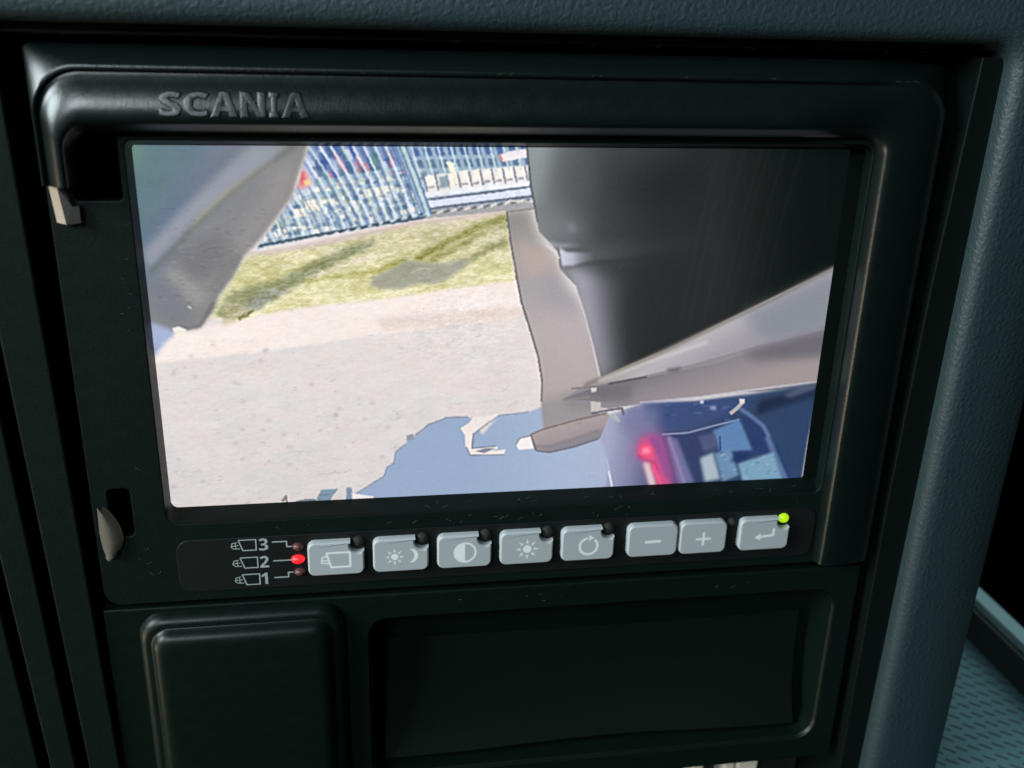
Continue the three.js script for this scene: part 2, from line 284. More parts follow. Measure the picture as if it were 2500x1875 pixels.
  within(under, () => {
    fill([1150, 625, 1424, 614, 1428, 640, 1339, 680, 1201, 699, 1154, 673], 'rgba(60,78,124,.85)', 8);
    for (let i = 0; i < 40; i++) { const x = 1190 + rnd() * 260, y = 610 + rnd() * 70; line([x, y, x + 18, y - 6 + rnd() * 8], `rgba(${rnd() < 0.5 ? '120,146,196' : '36,46,84'},${rnd() * 0.35})`, 4.5, 1.4); }
    fill([1105, 628, 1187, 631, 1193, 703, 1139, 721, 1091, 690], 'rgba(120,122,158,.8)', 14);
    fill([1449, 627, 1605, 591, 1606, 627, 1500, 653, 1449, 665], 'rgba(30,38,64,.85)', 6);
    fill([1514, 614, 1562, 590, 1599, 584, 1597, 600, 1534, 622], 'rgba(96,104,128,.7)', 4);
    fill([1486, 657, 1608, 613, 1599, 883, 1551, 860, 1504, 756], 'rgba(46,68,104,.9)', 12);
    fill([1202, 704, 1332, 704, 1356, 710, 1346, 749, 1311, 777, 1330, 869, 1306, 868, 1269, 785, 1241, 725], 'rgba(52,60,100,.75)', 4);
    fill([1210, 714, 1245, 725, 1302, 852, 1262, 860], '#6d709c', 4); line([1221, 714, 1276, 851], '#8f90b4', 6, 3); line([1207, 714, 1249, 850], '#4a4a7c', 7, 3);
    line([1202, 709, 1271, 707, 1340, 690, 1404, 676], '#8b93b6', 5, 1.8);
    fill([1336, 705, 1403, 674, 1453, 765, 1362, 764], '#5f83b0', 3); line([1357, 720, 1364, 765, 1415, 772], '#2d4c86', 4, 1.5);
    fill([1409, 664, 1441, 675, 1488, 726, 1497, 776, 1460, 774, 1417, 792, 1376, 770, 1452, 766], '#2b3d6a', 4);
    line([1400, 644, 1430, 664, 1470, 695, 1491, 728], '#6076a4', 9, 2.5); line([1485, 726, 1517, 787, 1553, 852, 1569, 882], '#5a729c', 14, 3);
    line([1512, 747, 1564, 850], '#26406f', 6, 2.5);
    fill([1300, 718, 1342, 710, 1355, 750, 1319, 763], 'rgba(84,92,128,.9)', 4);
    fill([1310, 780, 1344, 765, 1372, 842, 1330, 849], '#a9b7c4', 4);
    fill([1347, 769, 1390, 755, 1422, 834, 1378, 851], '#6c8cae', 3); fill([1414, 800, 1507, 772, 1545, 852, 1434, 854], '#7aa0ba', 3);
    within([1347, 769, 1390, 755, 1422, 834, 1427, 800, 1507, 772, 1545, 852, 1435, 862, 1379, 859], () => { for (let i = 0; i < 70; i++) { const x = 1360 + rnd() * 200, y = 740 + rnd() * 110; line([x, y, x + 10, y - 4], rnd() < 0.5 ? 'rgba(44,84,140,.35)' : 'rgba(190,214,226,.3)', 2.5, 0.8); } });
    fill([1414, 767, 1453, 774, 1417, 797, 1393, 791], '#243764', 4);
    line([1378, 659, 1393, 646, 1411, 625], '#b6afb0', 11, 2); fill([1397, 618, 1413, 620, 1413, 631, 1401, 634], '#d6d1cc', 2); fill([1293, 616, 1304, 616, 1305, 629, 1296, 629], '#c2c0cc', 2); fill([1320, 636, 1338, 635, 1340, 648, 1326, 646], '#8e94b4', 2.5);
    line([1060, 766, 1074, 816, 1083, 851], '#dcdcee', 5, 1.4);
    fill([1128, 759, 1139, 716, 1160, 702, 1206, 702, 1221, 734, 1262, 860, 1196, 862, 1157, 780], 'rgba(196,80,140,.5)', 16);
    fill([1142, 752, 1145, 728, 1159, 713, 1193, 712, 1207, 743, 1241, 859, 1205, 857, 1171, 783, 1150, 771], '#d0558a', 7);
    fill([1166, 714, 1198, 713, 1213, 753, 1243, 844, 1219, 823, 1190, 757], '#8f5290', 7);
    fill([1147, 762, 1148, 736, 1170, 732, 1185, 749, 1184, 775, 1159, 773], '#f2557f', 4); fill([1155, 759, 1155, 745, 1171, 743, 1178, 760], '#ff93ad', 4);
    line([1145, 765, 1166, 780, 1190, 788, 1202, 815], 'rgba(184,40,92,.6)', 5, 3);
    fill([1158, 783, 1177, 787, 1202, 857, 1182, 856], '#dcc4c6', 4); line([1184, 791, 1214, 858], '#ee5c8a', 8, 3);
  });
  // step beam
  fill([868, 696, 894, 683, 982, 661, 1057, 646, 1064, 650, 1043, 713, 977, 733, 915, 745, 882, 739], lin([938, 669, 959, 737], [0, '#aca19f'], [0.6, '#a0969a'], [1, '#85828c']), 1.3);
  line([874, 728, 914, 730, 976, 713, 1042, 692], 'rgba(132,126,132,.8)', 9, 3);
  line([866, 695, 894, 683, 982, 660, 1057, 645], '#7b6f6d', 4, 1); line([881, 739, 915, 746, 977, 734, 1039, 714], '#6b6c7c', 3.5, 1); line([866, 695, 882, 740], '#6f6868', 4, 1);
  fill([830, 721, 839, 704, 866, 698, 876, 734, 838, 735], '#f4eeec', 1.4); line([830, 721, 839, 704, 866, 698], '#86848c', 3, 1);
  fill([1013, 612, 1039, 615, 1039, 640, 1016, 640], '#c6c0be', 2); fill([1013, 576, 1025, 577, 1024, 588, 1013, 586], '#cfcac4', 2);
  line([1017, 645, 1061, 637, 1094, 633, 1100, 652], '#706c74', 6, 2); fill([1062, 649, 1079, 647, 1094, 670, 1079, 668], '#a9b4b4', 2.2); line([944, 605, 1010, 601], '#8d8583', 5, 1.8);

  // the video signal: sharpened edges, fine noise and the display's pixel rows
  { const cp = document.createElement('canvas'); cp.width = PW; cp.height = PH; cp.getContext('2d').drawImage(cv, 0, 0); soft(0); const lo = document.createElement('canvas'); lo.width = 700; lo.height = 372; const lc = lo.getContext('2d'); lc.imageSmoothingEnabled = true; lc.imageSmoothingQuality = 'high'; lc.drawImage(cp, 0, 0, 700, 372); c.imageSmoothingEnabled = true; c.imageSmoothingQuality = 'high'; c.filter = 'blur(1.6px)'; c.drawImage(lo, 0, 0, PW, PH); c.filter = 'none'; }
  const img = c.getImageData(0, 0, PW, PH), d = img.data, src = Float32Array.from(d), blur = new Float32Array(PW * PH * 3);
  for (let y = 0; y < PH; y++) for (let x = 0; x < PW; x++) for (let k = 0; k < 3; k++) {
    let s = 0, n = 0;
    for (let j = -2; j <= 2; j++) { const yy = Math.min(PH - 1, Math.max(0, y + j * 2)), x0 = Math.max(0, x - 4), x1 = Math.min(PW - 1, x + 4); s += src[(yy * PW + x0) * 4 + k] + src[(yy * PW + x1) * 4 + k] + src[(yy * PW + x) * 4 + k]; n += 3; }
    blur[(y * PW + x) * 3 + k] = s / n;
  }
  const mask = mc.getImageData(0, 0, PW, PH).data;
  const hash = (x, y) => { let h = Math.imul(x, 374761393) + Math.imul(y, 668265263); h = Math.imul(h ^ (h >>> 13), 1274126177); return ((h ^ (h >>> 16)) >>> 0) / 4294967296; };
  const noise = (x, y) => { const i = Math.floor(x), j = Math.floor(y), f = x - i, g = y - j, a = f * f * (3 - 2 * f), b = g * g * (3 - 2 * g); return (hash(i, j) * (1 - a) + hash(i + 1, j) * a) * (1 - b) + (hash(i, j + 1) * (1 - a) + hash(i + 1, j + 1) * a) * b - 0.5; };
  for (let y = 0; y < PH; y++) for (let x = 0; x < PW; x++) {
    const o = (y * PW + x) * 4, gr = mask[o] / 255, gs = mask[o + 1] / 255, fe = mask[o + 2] / 255, yy = y + x * 0.13;
    const rough = Math.min(1, gr * 0.45 + gs + fe * 0.3), wx = Math.max(0, Math.min(PW - 1, Math.round(x + noise(x / 7 + 11, y / 5) * 6 * rough))), wy = Math.max(0, Math.min(PH - 1, Math.round(y + noise(x / 8, y / 6 + 70) * 6 * rough))), w = wy * PW + wx;
    const near = 0.6 + 0.5 * Math.max(0, (y - 300) / 500), fine = noise(x / 5, yy / 2.2), mid = noise(x / 15 + 40, yy / 5), wide = noise(x / 60, yy / 26 + 9), dots = Math.max(0, noise(x / 9 + 200, yy / 4.5) + noise(x / 30, yy / 14 + 80) - 0.5) * 2.2;
    const patch = Math.max(0, 1 - Math.hypot((x - 690) / 170, (y - 400) / 130));
    const road = gr * (fine * (6 + 22 * patch) + mid * (7 + 14 * patch) + wide * 6 - dots * 26 * near);
    const blade = gs * (noise(x / 6 + 7, yy / 2.6) * 36 + noise(x / 18, yy / 6 + 3) * 34 + noise(x / 70, yy / 22) * 26);
    const grain = (hash(x, y) - 0.5) * 5 + noise(x / 2.2, y / 1.6 + 500) * 6, chroma = noise(x / 40 + 90, y / 24) * 4 * (gr + gs);
    const row = y % 3 === 0 ? 0.965 : 1, column = x % 4 === 0 ? 0.972 : 1;
    for (let k = 0; k < 3; k++) {
      const v = src[w * 4 + k], lum = 0.2 + 0.8 * Math.min(1, v / 170), cut = [1, 1, 1.35][k];
      d[o + k] = Math.max(0, Math.min(255, (v + (v - blur[w * 3 + k]) * 1.0 + road + blade * cut + fe * (noise(x / 5 + 31, y / 5) * 14 + noise(x / 12, y / 9) * 16) + (k - 1) * -chroma + grain * lum) * row * column));
    }
  }
  c.putImageData(img, 0, 0);
  const t = new THREE.CanvasTexture(cv); t.colorSpace = THREE.SRGBColorSpace; t.magFilter = THREE.LinearFilter;
  return t;
}

// ---------------------------------------------------------------- materials
const n1 = tileNoise(5), n2 = tileNoise(9);
const fineGrain = heightTexture(256, (u, v) => 0.5 + 0.5 * (n1(u * 64, v * 64, 64) - 0.5) + 0.35 * (n2(u * 24, v * 24, 24) - 0.5));
const leatherGrain = heightTexture(512, (u, v) => {
  let best = 9, second = 9; const N = 14, x = u * N + 0.5 * (n1(u * 28, v * 28, 28) - 0.5), y = v * N + 0.5 * (n2(u * 28, v * 28, 28) - 0.5);
  for (let j = -1; j <= 1; j++) for (let i = -1; i <= 1; i++) { const cx = Math.floor(x) + i, cy = Math.floor(y) + j, m = (k) => ((k % N) + N) % N, px = cx + n1(m(cx) + 0.001, m(cy) + 0.001, N), py = cy + n2(m(cx) + 0.001, m(cy) + 0.001, N), d = Math.hypot(px - x, py - y); if (d < best) { second = best; best = d; } else if (d < second) second = d; }
  return Math.min(1, 0.15 + (second - best) * 1.1) * 0.7 + 0.3 * n1(u * 90, v * 90, 90);
});
const wear = heightTexture(512, (u, v) => 0.8 + 0.12 * n1(u * 5, v * 5, 5) + 0.1 * n2(u * 31, v * 31, 31) - 0.06 * n1(u * 120, v * 120, 120));
const M = {};
function plastic(name, rgb, roughness, specular = 0.6, bump = 0.00004) {
  const m = new THREE.MeshPhysicalMaterial({ roughness, specularIntensity: specular, ior: 1.55, bumpMap: fineGrain, bumpScale: bump, roughnessMap: wear });
  m.color.setRGB(...rgb); m.name = name;
  return (M[name] = m);
}
plastic('monitor_plastic', [0.003, 0.0078, 0.006], 0.55, 0.25);
plastic('frame_plastic', [0.0026, 0.0066, 0.0057], 0.35, 0.9, 0.00002);
plastic('gloss_black', [0.003, 0.006, 0.005], 0.45, 0.2, 0.00001);
plastic('strip_plastic', [0.003, 0.008, 0.0056], 0.6, 0.2);
plastic('panel_plastic', [0.0022, 0.0066, 0.0048], 0.44, 0.45, 0.000012);
plastic('core_plastic', [0.012, 0.016, 0.014], 0.6, 0.5);
plastic('mat_rubber', [0.0024, 0.006, 0.0042], 0.85, 0.12, 0.00006);
const leather = new THREE.MeshPhysicalMaterial({ roughness: 0.5, specularIntensity: 0.8, bumpMap: leatherGrain, bumpScale: 0.00013, name: 'dash_skin' }); leather.color.setRGB(0.017, 0.033, 0.037);
const steel = new THREE.MeshPhysicalMaterial({ metalness: 1, roughness: 0.5, name: 'spring_steel', bumpMap: fineGrain, bumpScale: 0.00003 }); steel.color.setRGB(0.28, 0.27, 0.245);
const dullTab = new THREE.MeshPhysicalMaterial({ roughness: 0.7, specularIntensity: 0.4, name: 'dull_tab', bumpMap: fineGrain, bumpScale: 0.00008 }); dullTab.color.setRGB(0.085, 0.075, 0.06);
const cream = new THREE.MeshPhysicalMaterial({ roughness: 0.5, name: 'cream_plastic' }); cream.color.setRGB(0.62, 0.58, 0.48);

// ---------------------------------------------------------------- dashboard round the monitor (the setting)
const dash = thing('dashboard', 'dark textured dashboard surround framing the monitor', 'dashboard', [0, -180, -34], { kind: 'structure' });
part('dash_core', box(-190, 150, -190, 110, -42, -34), M.core_plastic, dash);
{
  const xr = (y) => 105.4 + (y - 60) * 0.0125;
  const hood = (o, z) => {
    const l = [], yt = 63.9 + o, r = Math.max(0.5, 5 - o * 0.12) + o;
    for (let i = 0; i <= 40; i++) { const x = -190 + (i / 40) * (105.4 + o - r + 190); l.push([x, yt, z]); }
    for (let i = 1; i <= 14; i++) { const a = Math.PI / 2 - (i / 14) * Math.PI / 2; l.push([105.4 + o - r + r * Math.cos(a), yt - r + r * Math.sin(a), z]); }
    for (let i = 1; i <= 40; i++) { const y = yt - r - (i / 40) * (yt - r + 190); l.push([xr(y) + o, y, z]); }
    return l;
  };
  part('hood_trim', loft([[0, -34], [0, 8.6], [0.25, 9.9], [0.8, 10.9], [1.7, 11.6], [2.2, 11.8], [3.4, 12], [4.6, 12], [12, 11.2], [21.5, 9.6], [22.8, 8.8], [23.4, 7.4], [23.4, -34]].map(([o, z]) => hood(o, z)), { closed: false, tile: 23, crease: 0.5 }), leather, dash, 'pebbled dashboard hood and side trim');
}
part('recess_lip', plate([[-112, 61.7], [99.6, 61.9], [99.6, 66], [-112, 66]], [], -6, 5, 0.3), M.panel_plastic, dash);
part('recess_cheek', plate([[100.2, 61.2], [98, 10], [97, -46], [97.4, -190], [112, -190], [112, 61.2]], [], -34, 7.2, 0.4), M.gloss_black, dash);
{
  const at = (a, b, y) => a[0] + (b[0] - a[0]) * (y - a[1]) / (b[1] - a[1]);
  const first = (y) => at([-113.1, -46], [-110.2, -108], y), second = (y) => at([-105.6, 3.8], [-101.6, -109], y), last = (y) => at([-97.8, 45], [-95.9, -42], y);
  const Y0 = -190, Y1 = 63;
  part('side_strip', plate([[-190, Y0], [first(Y0) - 2.6, Y0], [first(Y1) - 2.6, Y1], [-190, Y1]], [], -34, 6.4, 0.5), M.strip_plastic, dash);
  part('side_strip', plate([[first(Y0), Y0], [second(Y0) - 2.8, Y0], [second(Y1) - 2.8, Y1], [first(Y1), Y1]], [], -34, 6.6, 0.5), M.strip_plastic, dash);
  part('side_strip', plate([[second(Y0), Y0], [last(Y0), Y0], [last(Y1), Y1], [second(Y1), Y1]], [], -34, 6.2, 0.5), M.strip_plastic, dash);
}

// ---------------------------------------------------------------- the monitor
const monitor = thing('dashboard_monitor', 'black dashboard monitor showing a bright rear camera picture above a button row', 'monitor', [0, -63, -30]);
part('back_case', box(-91, 95, -62, 58, -30, -12), M.core_plastic, monitor);
const opening = [-77.3, 79.6, -42.6, 42.4];
part('front_plate', plate(roundLoop(-92.8, 95.4, -62.9, 50, [3, 3, 4, 3], 0), [roundLoop(opening[0], opening[1], opening[2], opening[3], [2.5, 1.5, 3, 2], 0), roundLoop(-87.6, -78.6, 30.6, 44.2, 1, 0), roundLoop(-89.2, -84.4, -45, -33, 1.2, 0)], 1.5, 5, 0.3), M.monitor_plastic, monitor);
part('side_wall', plate(roundLoop(-92.6, 95.6, -62.7, 50, [3, 3, 4, 3], 0), [roundLoop(-91, 94, -61, 48, 3, 0)], -12, 1.5, 0), M.monitor_plastic, monitor);
part('screen_recess', loft([[0, 4.9, 2.6], [0.5, 4.6, 2.4], [1, 0, 1.6]].map(([k, z, r], i) => { const t = [0, 0.12, 1][i], f = (a, b) => a + (b - a) * t; return roundLoop(f(opening[0], -76.9), f(opening[1], 81.6), f(opening[2], -40.8), f(opening[3], 41), [r, r * 0.6, r * 1.1, r * 0.6], Math.max(0.12, z)); }), { crease: 0.4 }), M.gloss_black, monitor);
{
  const picture = monitorPicture();
  const glow = new THREE.MeshPhysicalMaterial({ color: 0x020202, roughness: 0.7, specularIntensity: 0.1, emissive: 0xffffff, emissiveMap: picture, emissiveIntensity: 1.06, name: 'lit_display' });
  part('screen', new THREE.PlaneGeometry(154, 81.8), glow, monitor, 'lit screen with the camera picture');
  part('display_border', plate(roundLoop(-78.5, 84, -43, 43, 1, 0), [roundLoop(-76.9, 76.9, -40.8, 40.85, [0.6, 0.6, 1.6, 0.6], 0)], 0.03, 0.1, 0), M.gloss_black, monitor);
  part('display_module', box(-79, 79, -43, 43, -11, -0.4), M.core_plastic, monitor);
  const l = new THREE.RectAreaLight(new THREE.Color(0.9, 0.92, 1), 0.12, 0.15, 0.078); l.name = 'screen_light'; l.position.set(0, 0, 0.0008); l.lookAt(0, 0, 1); scene.add(l);
}
{ // raised frame: left leg, lettered band, right leg
  const P = [ // left x, top y, right x, corner radius, depth at left and top, depth at right
    [-93.6, 60, 96, 1.6, -8, -8], [-93.6, 60, 96, 1.6, 4.6, -1], [-93.2, 59.4, 95.7, 2.2, 5.4, 1.4], [-92.2, 56.8, 95, 8.8, 9.2, 5.2], [-91.9, 56.3, 94.8, 8.7, 9.5, 6.2], [-91.6, 55.8, 94.2, 8.5, 9.4, 6.9],
    [-91.35, 55.2, 93, 8.3, 8.5, 7.7], [-91.0, 54.6, 91, 8.1, 8.7, 8.3], [-90.3, 53.2, 89, 7.6, 9.7, 8.7], [-89.4, 51.4, 87, 7, 10.7, 8.9], [-88.6, 49.4, 85, 6.3, 11.4, 9], [-87.8, 47.4, 82.4, 5.6, 11.7, 9], [-87.2, 46.5, 81.2, 5.2, 11.5, 8.8], [-86.9, 46, 80.7, 5, 11, 8.4], [-86.6, 44.9, 80.4, 4.6, 8.4, 7.4], [-86.5, 44.3, 80.2, 4.4, 8.0, 6.4], [-86.4, 44.0, 80.1, 4.2, 5.1, 5.1],
  ];
  const loops = P.map(([xl, yt, xr, r, z, zr]) => {
    const l = [], zz = (x) => z + (zr - z) * THREE.MathUtils.smoothstep(x, xr - 26, xr - 2);
    for (let i = 0; i <= 10; i++) l.push([xl, 34.2 + (i / 10) * (yt - r - 34.2), z]);
    for (let i = 1; i <= 16; i++) { const a = Math.PI - (i / 16) * Math.PI / 2; l.push([xl + r + r * Math.cos(a), yt - r + r * Math.sin(a), z]); }
    for (let i = 1; i <= 60; i++) { const x = xl + r + (i / 60) * (xr - xl - 2 * r); l.push([x, yt, zz(x)]); }
    for (let i = 1; i <= 16; i++) { const a = Math.PI / 2 - (i / 16) * Math.PI / 2, x = xr - r + r * Math.cos(a); l.push([x, yt - r + r * Math.sin(a), zz(x)]); }
    for (let i = 1; i <= 24; i++) l.push([xr, yt - r - (i / 24) * (yt - r + 61.6), zr]);
    return l;
  });
  const ends = [0, loops[0].length - 1].map((k) => {      // flat ends of the two legs
    const pts = loops.map((l) => l[k]), tri = THREE.ShapeUtils.triangulateShape([...pts, [pts[pts.length - 1][0], 0, -8]].map((p) => new THREE.Vector2(p[0], p[2])), []), g = new THREE.BufferGeometry();
    g.setAttribute('position', new THREE.Float32BufferAttribute([...pts, [pts[pts.length - 1][0], pts[0][1], -8]].flat(), 3)); g.setIndex(tri.flat());
    return planar(toCreasedNormals(g, 0.3), 12);
  });
  const frame = part('raised_frame', mergeGeometries([loft(loops, { closed: false, crease: 0.75 }), ...ends]), M.frame_plastic, monitor);
  const font = await new FontLoader().loadAsync('fonts/droid/droid_sans_bold.typeface.json');
  const spots = [['S', -68.9, 4.3], ['C', -64.5, 4.9], ['A', -59.6, 5.3], ['N', -54.1, 4.9], ['I', -48.7, 1.9], ['A', -46.4, 5.3]];
  for (const [ch, x, w] of spots) {
    const g = new TextGeometry(ch, { font, size: 4.9, depth: 0.02, curveSegments: 8, bevelEnabled: true, bevelThickness: 0.15, bevelSize: 0.34, bevelSegments: 3 });
    g.computeBoundingBox(); const b = g.boundingBox;
    g.translate(-b.min.x, -(b.min.y + b.max.y) / 2, 0).scale(w / (b.max.x - b.min.x), 4.9 / (b.max.y - b.min.y), 1);
    g.rotateX(-0.27).translate(x, 49.9, 11.15);
    part('letter', planar(toCreasedNormals(g, 0.5), 12), M.frame_plastic, frame);
  }
}
// spring clips on the left
{
  const tab = (quads) => { const pos = []; for (const [a, b, c, d] of quads) pos.push(...a, ...b, ...c, ...a, ...c, ...d); const g = new THREE.BufferGeometry(); g.setAttribute('position', new THREE.Float32BufferAttribute(pos, 3)); g.computeVertexNormals(); return planar(g, 10); };
  const A = [[-91.9, 33.6], [-90.1, 33.9], [-88.9, 33.2], [-91.2, 26.6], [-89.2, 26.4], [-87.9, 29.8], [-86.7, 29.8], [-86.7, 26.5]];
  const q = (i, z) => [...A[i], z];
  part('spring_clip', tab([[q(0, 6.2), q(3, 6.4), q(4, 7.6), q(1, 7.4)], [q(1, 7.4), q(4, 7.6), q(5, 6.9), q(2, 6.7)], [q(5, 6.9), q(4, 7.6), q(7, 6.6), q(6, 6.4)], [q(3, 6.4), [-91.2, 26.6, 5.1], [-89.2, 26.4, 5.1], q(4, 7.6)], [q(4, 7.6), [-89.2, 26.4, 5.1], [-86.7, 26.5, 5.1], q(7, 6.6)], [q(0, 6.2), q(1, 7.4), [-90.1, 34.4, 5.2], [-91.9, 34.4, 5.2]], [q(7, 6.6), [-86.7, 26.5, 5.1], [-86.7, 29.8, 5.1], q(6, 6.4)]]), steel, monitor, 'bare metal spring clip beside the frame');
  const loops = []; const prof = [[-90.2, -37, -91.5], [-88.9, -38.4, -91.5], [-87.6, -40.8, -91.6], [-86.9, -43.2, -91.7], [-86.7, -45.2, -91.6], [-87.3, -47.4, -91.4], [-88.2, -49.2, -91.0], [-89.4, -50, -91.1]];
  for (const [xr, y, xl] of prof) { const l = []; for (let i = 0; i <= 8; i++) { const t = i / 8; l.push([xl + (xr - xl) * t, y + 0.3 * Math.sin(t * 7), 5.1 + 1.7 * Math.sin(Math.PI * Math.min(1, 0.12 + t * 0.8))]); } loops.push(l); }
  part('spring_clip', loft(loops, { closed: false, crease: 1, tile: 8 }), dullTab, monitor, 'dull curved metal clip by the lower slot');
}
// control strip with its print
const strip = (() => {
  const x0 = -75.8, x1 = 79.2, y0 = -60.3, y1 = -46.7, S = 13;
  const map = canvasTexture(Math.round((x1 - x0) * S), Math.round((y1 - y0) * S), (c, w, h) => {
    c.fillStyle = '#101514'; c.fillRect(0, 0, w, h);
    const X = (x) => (x - x0) * S, Y = (y) => (y1 - y) * S;
    c.strokeStyle = '#98a19f'; c.fillStyle = '#98a19f'; c.lineJoin = 'round';
    const seg = (lw, ...p) => { c.lineWidth = lw; c.beginPath(); for (let i = 0; i < p.length; i += 2) i ? c.lineTo(X(p[i]), Y(p[i + 1])) : c.moveTo(X(p[i]), Y(p[i + 1])); c.stroke(); };
    const truck = (x, y) => { seg(4, x + 1.2, y + 1.45, x + 5.1, y + 1.45, x + 5.1, y - 1.3, x + 2.1, y - 1.3, x + 1.2, y + 1.45); seg(3, x + 0.9, y + 0.9, x - 0.2, y + 0.7, x - 0.5, y - 0.2, x, y - 0.7, x + 1.5, y - 0.8); seg(3, x - 0.4, y, x + 1.2, y + 0.1); seg(2.5, x + 0.5, y + 0.7, x + 0.6, y - 0.7); };
    truck(-63.2, -48.75); truck(-63.1, -53.4); truck(-62.9, -57.9);
    c.font = `bold ${Math.round(4.3 * S)}px sans-serif`; c.textAlign = 'center'; c.textBaseline = 'middle';
    c.fillText('3', X(-56.4), Y(-48.7)); c.fillText('2', X(-56.5), Y(-53.35)); c.fillText('1', X(-56.5), Y(-57.85));
    seg(4.5, -54.5, -48.2, -51.2, -48.2, -51.2, -49.6, -50, -49.6); seg(4.5, -54.5, -53.2, -50, -53.2); seg(4.5, -54.5, -57.7, -51.2, -57.7, -51.2, -56.5, -50, -56.5);
  });
  const g = plate(roundLoop(x0, x1, y0, y1, 3, 0), [], 4.9, 5.35, 0.12);
  const p = g.attributes.position, uv = g.attributes.uv;
  for (let i = 0; i < p.count; i++) uv.setXY(i, (p.getX(i) - x0) / (x1 - x0), (p.getY(i) - y0) / (y1 - y0));
  const m = new THREE.MeshPhysicalMaterial({ map, roughness: 0.5, specularIntensity: 0.6, name: 'control_film' });
  return part('control_strip', g, m, monitor, 'dark film printed with three truck symbols numbered 3, 2 and 1');
})();
// push buttons
const buttonSide = new THREE.MeshPhysicalMaterial({ roughness: 0.55, name: 'silicone_side' }); buttonSide.color.set('#9fa6a8');
function pushButton(x0, x1, notch, icon, label) {
  const y0 = -57, y1 = -48.2, S = 24, r = 1.7, pts = [];
  const arc = (cx, cy, rad, a, b, n = 8) => { for (let i = 0; i <= n; i++) { const t = a + (b - a) * (i / n); pts.push([cx + rad * Math.cos(t), cy + rad * Math.sin(t)]); } };
  const H = Math.PI / 2;
  if (notch) { const cx = x1 - 1.2, cy = y1 - 0.9, R = 2.15; arc(cx, cy, R, -Math.asin(1.2 / R) * 0 - Math.acos(1.2 / R), -Math.PI - Math.asin(0.9 / R) + 0, 12); }
  else arc(x1 - r, y1 - r, r, 0, H);
  arc(x0 + r, y1 - r, r, H, 2 * H); arc(x0 + r, y0 + r, r, 2 * H, 3 * H); arc(x1 - r, y0 + r, r, 3 * H, 4 * H);
  const n = pts.length, inset = (d) => pts.map((q, k) => { const a = pts[(k + n - 1) % n], b = pts[(k + 1) % n], tx = b[0] - a[0], ty = b[1] - a[1], len = Math.hypot(tx, ty); return [q[0] - (ty / len) * d, q[1] + (tx / len) * d]; });
  const rings = [[0, 5.3], [0, 6.6], [0.08, 6.9], [0.22, 7.1], [0.42, 7.2]].map(([d, z]) => inset(d).map((q) => [...q, z])), top = rings[rings.length - 1];
  const side = loft(rings, { crease: 0.9 }), capGeo = new THREE.BufferGeometry();
  capGeo.setAttribute('position', new THREE.Float32BufferAttribute(THREE.ShapeUtils.triangulateShape(top.map((q) => new THREE.Vector2(q[0], q[1])), []).flatMap((t) => t.flatMap((k) => top[k])), 3));
  capGeo.setAttribute('normal', new THREE.Float32BufferAttribute(new Float32Array(capGeo.attributes.position.count * 3).map((_, k) => (k % 3 === 2 ? 1 : 0)), 3));
  planar(capGeo, 12);
  const g = mergeGeometries([capGeo, side], true), p = g.attributes.position, uv = g.attributes.uv;
  for (let k = 0; k < p.count; k++) uv.setXY(k, (p.getX(k) - x0) / (x1 - x0), (p.getY(k) - y0) / (y1 - y0));
  const map = canvasTexture(Math.round((x1 - x0) * S), Math.round((y1 - y0) * S), (c, w, h) => {
    c.fillStyle = '#9fa6a8'; c.fillRect(0, 0, w, h);
    c.translate(w / 2, h / 2 + 0.2 * S); c.scale(S, S); c.fillStyle = c.strokeStyle = '#dde2e1'; c.lineWidth = 0.5; c.lineCap = 'round'; c.lineJoin = 'round'; c.filter = 'blur(2px)';
    icon(c);
  });
  const m = new THREE.MeshPhysicalMaterial({ map, roughness: 0.55, name: 'silicone_cap' });
  const b = part('push_button', g, [m, buttonSide], monitor, label);
  return b;
}
const P2 = Math.PI * 2;
const draw = (c, ...p) => { c.beginPath(); for (let i = 0; i < p.length; i += 2) i ? c.lineTo(p[i], p[i + 1]) : c.moveTo(p[i], p[i + 1]); };
const sun = (c, x, y, k) => { c.beginPath(); c.arc(x, y, 1.05 * k, 0, P2); c.fill(); for (let i = 0; i < 8; i++) { const a = (i / 8) * P2, s = Math.sin(a), q = Math.cos(a); draw(c, x + q * 2.9 * k, y + s * 2.9 * k, x + q * 1.6 * k - s * 0.35 * k, y + s * 1.6 * k + q * 0.35 * k, x + q * 1.6 * k + s * 0.35 * k, y + s * 1.6 * k - q * 0.35 * k); c.fill(); } };
